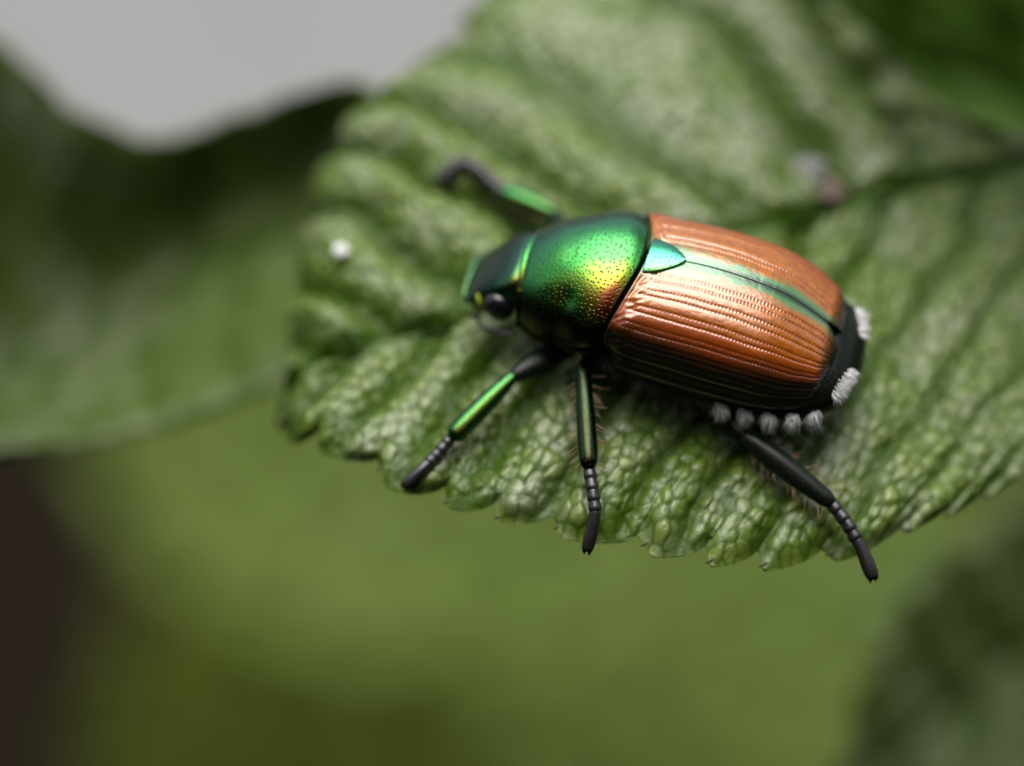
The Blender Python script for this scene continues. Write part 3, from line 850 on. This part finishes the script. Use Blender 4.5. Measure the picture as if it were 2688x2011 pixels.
o = mesh_obj('pronotum', P.reshape(-1, 3), outward(P.reshape(-1, 3), grid_faces(na, nf), (1.4, 0, 1.5), True), PRONOTUM, beetle, attrs={'pu': A * PL + 5, 'pv': F_ * 3.1 + 9, 'side_shade': 0.95 * smoothstep(0.56, 0.76, np.abs(F_) + 0.12 * A - 0.05 + 0.05 * vnoise(A * 5, F_ * 6, 2))})
s = o.modifiers.new('thickness', 'SOLIDIFY'); s.thickness = 0.10; s.offset = -1
o['label'] = 'shiny domed plate shading from green to copper, finely pitted'

def loft(stations, nseg=40, power=2.4, sub=6):
    """stations (x, zc, half width, half height up, half height down)"""
    K = np.asarray(stations, float)
    idx = np.linspace(0, len(K) - 1, (len(K) - 1) * sub + 1)
    S = spline(np.concatenate([np.arange(len(K))[:, None], K], 1), idx)
    a = np.linspace(0, 2 * np.pi, nseg, endpoint=False)
    ca, sa = np.cos(a), np.sin(a)
    e = 2 / power
    cy = np.sign(ca) * np.abs(ca) ** e
    cz = np.sign(sa) * np.abs(sa) ** e
    rings = []
    for x, zc, w, hu, hd in S:
        rings.append(np.stack([np.full(nseg, x), w * cy, zc + np.where(cz > 0, hu, hd) * cz], -1))
    first = rings[0].mean(0) + (rings[0] - rings[0].mean(0)) * 0.01
    last = rings[-1].mean(0) + (rings[-1] - rings[-1].mean(0)) * 0.01
    rings = [first] + rings + [last]
    return np.concatenate(rings), grid_faces(len(rings), nseg, wrap=True)

# head: a flat sloping wedge ending in the turned-up clypeus
v, f = loft([(2.7, 2.55, 0.95, 0.62, 0.75), (3.1, 2.46, 1.08, 0.66, 0.78), (3.5, 2.26, 1.02, 0.58, 0.66), (3.85, 2.02, 0.92, 0.44, 0.48), (4.15, 1.80, 0.88, 0.30, 0.30), (4.40, 1.62, 0.84, 0.14, 0.14)], nseg=56, power=3.4)
head = mesh_obj('head', v, f, HEADM, beetle)
head.location = (0.42, 0, -0.30)
head.scale = (1.06, 1.06, 1.06)
front = []
for t in np.linspace(-1, 1, 25):
    y = 0.86 * t
    front.append((4.40 + 0.10 * (1 - abs(t) ** 4) - 0.35 * max(0, abs(t) - 0.85) / 0.15 * 1.0, y, 1.66 + 0.06 * (1 - abs(t) ** 3) + 0.30 * max(0, abs(t) - 0.85) / 0.15 * 0.6))
v, f = sweep(front, [0.07] * 25, nseg=10, sub=2)
mesh_obj('clypeus_rim', v, f, RIMH, head)
for sgn in (1, -1):
    th, phi = np.meshgrid(np.linspace(0, np.pi, 18), np.linspace(0, 2 * np.pi, 28, endpoint=False), indexing='ij')
    ey = np.stack([0.44 * np.sin(th) * np.cos(phi), 0.36 * np.sin(th) * np.sin(phi), 0.44 * np.cos(th)], -1).reshape(-1, 3) + np.array([3.36, sgn * 1.04, 2.06])
    mesh_obj('eye', ey, grid_faces(18, 28, wrap=True), EYE, head)
    v, f = sweep([(4.02, sgn * 0.82, 2.02), (3.92, sgn * 1.02, 1.94), (3.84, sgn * 1.20, 1.82)], [0.10, 0.08, 0.03], nseg=10)
    mesh_obj('canthus', v, f, CANTHUS, head)
    ant = [(3.75, sgn * 0.72, 1.62), (3.95, sgn * 1.05, 1.42), (3.72, sgn * 1.30, 1.30), (3.40, sgn * 1.38, 1.38)]
    v1 = sweep(ant, [0.07, 0.06, 0.05, 0.055], nseg=8)
    clubs = [sweep([(3.42, sgn * 1.38, 1.38), (3.15, sgn * (1.40 + 0.05 * q), 1.40 + 0.04 * q), (2.80, sgn * (1.34 + 0.07 * q), 1.46 + 0.05 * q)], [0.05, (0.09, 0.045), 0.04], nseg=8) for q in (-1, 0, 1)]
    v, f = join([v1] + clubs)
    mesh_obj('antenna', v, f, TARSUS, head)
    v, f = sweep([(3.85, sgn * 0.45, 1.52), (4.15, sgn * 0.60, 1.36), (4.36, sgn * 0.36, 1.28)], [0.16, 0.13, 0.05], nseg=10)
    mesh_obj('mandible', v, f, TARSUS, head)
    v, f = sweep([(3.9, sgn * 0.55, 1.5), (4.1, sgn * 0.8, 1.15), (4.32, sgn * 0.82, 1.0)], [0.06, 0.055, 0.05], nseg=8)
    mesh_obj('palp', v, f, TARSUS, head)

# thorax and abdomen: one continuous underside that shows below and behind the wing cases
BODY = [(2.9, 2.1, 1.05, 0.7, 0.85), (2.2, 2.0, 1.65, 0.8, 1.05), (1.2, 2.0, 2.05, 1.0, 1.25), (0.3, 1.95, 2.12, 0.9, 1.30), (-0.8, 1.85, 2.28, 0.7, 1.25), (-2.2, 1.72, 2.46, 0.6, 1.10), (-3.6, 1.62, 2.50, 0.6, 1.00), (-4.8, 1.60, 2.34, 0.8, 0.98), (-5.5, 1.66, 2.05, 0.85, 1.00), (-6.0, 1.66, 1.66, 0.68, 0.92), (-6.34, 1.55, 1.08, 0.42, 0.62), (-6.48, 1.45, 0.42, 0.15, 0.25)]
v, f = loft(BODY, nseg=72, power=2.2, sub=10)
seg = 0.03 * np.sin(v[:, 0] * 2 * np.pi / 0.78) * (v[:, 0] < -1.6) * (v[:, 2] < 2.3)
v = v + np.stack([0 * seg, np.sign(v[:, 1]) * seg, 0 * seg], -1)
body = mesh_obj('body', v, f, BODYM, beetle)
body['label'] = 'black underside of thorax and abdomen'
Bk = np.asarray(BODY)
def body_point(x, ang):
    """ang 0 = side, +90 up, -90 down"""
    S = spline(Bk[::-1], np.array([x]))[0]
    zc, w, hu, hd = S
    c, s_ = math.cos(R(ang)), math.sin(R(ang))
    e = 2 / 2.2
    return np.array([x, w * np.sign(c) * abs(c) ** e, zc + (hu if s_ > 0 else hd) * np.sign(s_) * abs(s_) ** e])

def body_normal(x, ang, sgn):
    e_ = 0.02
    p, q, r_ = body_point(x, ang), body_point(x - e_, ang), body_point(x, ang + 2)
    n = np.cross(q - p, r_ - p); n /= np.linalg.norm(n)
    if n.dot(p - np.array([x + 1.0, 0, 1.6])) < 0: n = -n
    return n * np.array([1, sgn, 1])
def tuft(x0, a0, dx, da, sgn, n, length, seed, lean, slant=0.0):
    """flat brush of white hairs rooted on the side of the abdomen"""
    g_ = np.random.default_rng(seed)
    roots, dirs, lens = [], [], []
    while len(roots) < n:
        a, b_ = g_.uniform(-1, 1, 2)
        if a * a + b_ * b_ > 1: continue
        x, ang = x0 + a * dx + b_ * slant, a0 + b_ * da
        p = body_point(x, ang) * np.array([1, sgn, 1])
        nn = body_normal(x, ang, sgn)
        roots.append(p - nn * 0.04)
        ln = np.array(lean) * np.array([1, sgn, 1])
        dirs.append(nn * 0.42 + ln + np.array([a * 0.10, 0, 0]) + g_.normal(size=3) * 0.13)
        lens.append(length * g_.uniform(0.45, 1.25) * (1.15 - 0.5 * abs(a)))
    return hairs(roots, dirs, lens, 0.0135, bend=0.2, seed=seed)
for sgn in (1, -1):
    for k, x in enumerate((-2.92, -3.62, -4.30, -4.94, -5.50)):
        hv, hf = tuft(x, -8 - 2 * (k == 4), 0.22 - 0.01 * k, 12, sgn, 460, 0.44, 40 + k + (10 if sgn < 0 else 0), (-0.22 + 0.06 * k, 0.25, -0.62))
        mesh_obj('hair_tuft', hv, hf, HAIRW, body)
    hv, hf = tuft(-6.06, 46, 0.17, 22, sgn, 900, 0.32, 70 + sgn, (-0.10, 0.10, -0.55), slant=-0.12)
    mesh_obj('hair_tuft', hv, hf, HAIRW, body)

# fine grey hair along the thorax and the belly edge
g_ = np.random.default_rng(5)
roots, dirs, lens = [], [], []
for k in range(1500):
    x = g_.uniform(-2.9, 1.0); ang = g_.uniform(-75, -4)
    p = body_point(x, ang); sgn = 1 if k % 3 else -1
    p[1] *= sgn
    roots.append(p)
    dirs.append(np.array([-0.7, sgn * 0.35, -0.45]) + g_.normal(size=3) * 0.3)
    lens.append(g_.uniform(0.25, 0.55))
hv, hf = hairs(roots, dirs, lens, 0.009, bend=0.3, seed=6)
tag(mesh_obj('belly_hair', hv, hf, HAIRG, body), kind='stuff')

# legs. Joints are given where they stand over the leaf (world), turned into the beetle's own space
def leaf_height(p):
    return float(main_z(p[0], p[1])) + 0.25
def W(px, py, z): return at_z(px, py, z)
def J(px, py, z): return to_local(at_z(px, py, z))
def build_leg(coxa, knee, ankle, foot, rf, rt, rk, mats, spine_n=14, seed=0, flat=(0, 0, 1), prof=(0.55, 0.7, 0.95, 1.05, 0.98, 0.6)):
    """coxa, knee, ankle: points; foot: list of points from the ankle to the claw"""
    coxa, knee, ankle = map(np.asarray, (coxa, knee, ankle))
    m1 = coxa * 0.55 + knee * 0.45
    v, f = sweep([coxa, m1, coxa * 0.15 + knee * 0.85, knee], [rf * 0.8, (rf, rf * 0.75), (rf * 0.7, rf * 0.62), rt * 0.62], nseg=16, flat=flat)
    leg = mesh_obj('leg', v, f, mats[0], beetle)
    d = ankle - knee
    side = np.cross(d, flat); side /= np.linalg.norm(side)
    pts = [knee - d * 0.02, knee + d * 0.08, knee + d * 0.35, knee + d * 0.7, knee + d * 0.93, ankle]
    v, f = sweep(pts, [rt * q for q in prof], nseg=16, flat=flat)
    tib = mesh_obj('tibia', v, f, mats[1], leg)
    foot = [np.asarray(q) for q in foot]
    path = np.array(foot)
    cum = np.concatenate([[0], np.cumsum(np.linalg.norm(np.diff(path, axis=0), axis=1))])
    cuts = np.array([0, 0.14, 0.28, 0.41, 0.53, 1.0]) * cum[-1]
    segs = []
    for a, b_ in zip(cuts[:-1], cuts[1:]):
        q = [np.array([np.interp(a + (b_ - a) * t, cum, path[:, c]) for c in range(3)]) for t in (0, 0.3, 0.75, 1)]
        segs.append(sweep(q, [rk * 0.84, rk * 0.92, rk * 1.03, rk * 0.92], nseg=10, sub=4))
    v, f = join(segs)
    tars = mesh_obj('tarsus', v, f, mats[2], leg)
    tdir = path[-1] - path[-2]; tdir /= np.linalg.norm(tdir)
    w = np.cross(tdir, flat); w /= np.linalg.norm(w)
    for s_ in (-1, 1):
        e = path[-1]
        v, f = sweep([e - tdir * 0.05 + w * s_ * rk * 0.3, e + tdir * 0.06 + w * s_ * rk * 0.42, e + tdir * 0.07 + w * s_ * rk * 0.36 - np.array([0, 0, 0.18])], [rk * 0.42, rk * 0.34, rk * 0.10], nseg=8)
        mesh_obj('claw', v, f, mats[2], leg)
    g2_ = np.random.default_rng(seed)
    roots, dirs, lens = [], [], []
    dn = d / np.linalg.norm(d)
    for k in range(spine_n):
        t = 0.12 + 0.86 * k / max(1, spine_n - 1)
        for s_ in (-1, 1):
            if g2_.random() < 0.2: continue
            roots.append(knee + d * (t + g2_.normal() * 0.02) + side * s_ * rt * 0.9)
            dirs.append(side * s_ * 1.0 + dn * 0.8 + g2_.normal(size=3) * 0.2)
            lens.append(rt * g2_.uniform(1.0, 2.1))
    hv, hf = hairs(roots, dirs, lens, 0.014, bend=0.1, seed=seed + 1)
    tag(mesh_obj('spine_fringe', hv, hf, SPINE, leg), kind='stuff')
    return leg

def on_leaf(px, py, lift=0.12):
    return to_local(at_z(px, py, leaf_top(px, py)[2] + lift))
up_l = (0.05, 0.05, 1.0)
# left front, left middle, left hind
build_leg((1.75, 1.0, 1.0), J(1345, 990, 1.25), on_leaf(1186, 1148, 0.42), [on_leaf(1186, 1148, 0.36), on_leaf(1150, 1190, 0.2), on_leaf(1108, 1232, 0.12), on_leaf(1066, 1272, 0.12)], 0.42, 0.29, 0.19, (LEGD, LEGM, TARSUS), 8, 1, flat=(0.2, 0.45, 0.87))
build_leg((0.55, 1.15, 0.8), J(1530, 962, 1.75), on_leaf(1546, 1228, 0.55), [on_leaf(1546, 1228, 0.5), on_leaf(1556, 1290, 0.40), on_leaf(1564, 1350, 0.30), on_leaf(1542, 1440, 0.25)], 0.40, 0.27, 0.185, (LEGD, LEGB, TARSUS), 22, 2, flat=(0.0, 0.6, 0.8))
build_leg((-1.5, 1.3, 0.75), J(1962, 1150, 0.85), J(2180, 1318, 0.15), [J(2180, 1318, 0.1), J(2225, 1375, -0.15), J(2262, 1440, -0.5), J(2290, 1512, -0.9)], 0.46, 0.325, 0.205, (LEGD, LEGD, TARSUS), 18, 3, flat=(0.0, 0.3, 0.95), prof=(0.75, 0.95, 1.08, 0.95, 0.78, 0.62))
# right front (reaches out past the plate), right middle and hind (behind the body)
build_leg((1.75, -1.0, 1.1), J(1455, 560, 0.9), J(1318, 505, 0.75), [J(1318, 505, 0.75), J(1262, 449, 0.85), J(1225, 427, 0.8), J(1182, 434, 0.65), on_leaf(1163, 480, 0.1)], 0.40, 0.32, 0.25, (LEGD, LEGM, TARSUS), 6, 4, flat=(0.2, -0.2, 0.95))
build_leg((0.4, -1.15, 0.8), (0.2, -2.2, 1.5), (-0.5, -2.75, 0.45), [(-0.5, -2.75, 0.45), (-0.8, -2.9, 0.3), (-1.1, -3.0, 0.2), (-1.5, -3.05, 0.2)], 0.40, 0.25, 0.15, (LEGD, LEGM, TARSUS), 8, 5)
build_leg((-1.5, -1.3, 0.75), (-2.6, -2.2, 0.9), (-4.0, -2.45, 0.2), [(-4.0, -2.45, 0.2), (-4.3, -2.4, 0.1), (-4.7, -2.3, 0.05), (-5.1, -2.2, 0.0)], 0.50, 0.34, 0.18, (LEGD, LEGD, TARSUS), 8, 6)
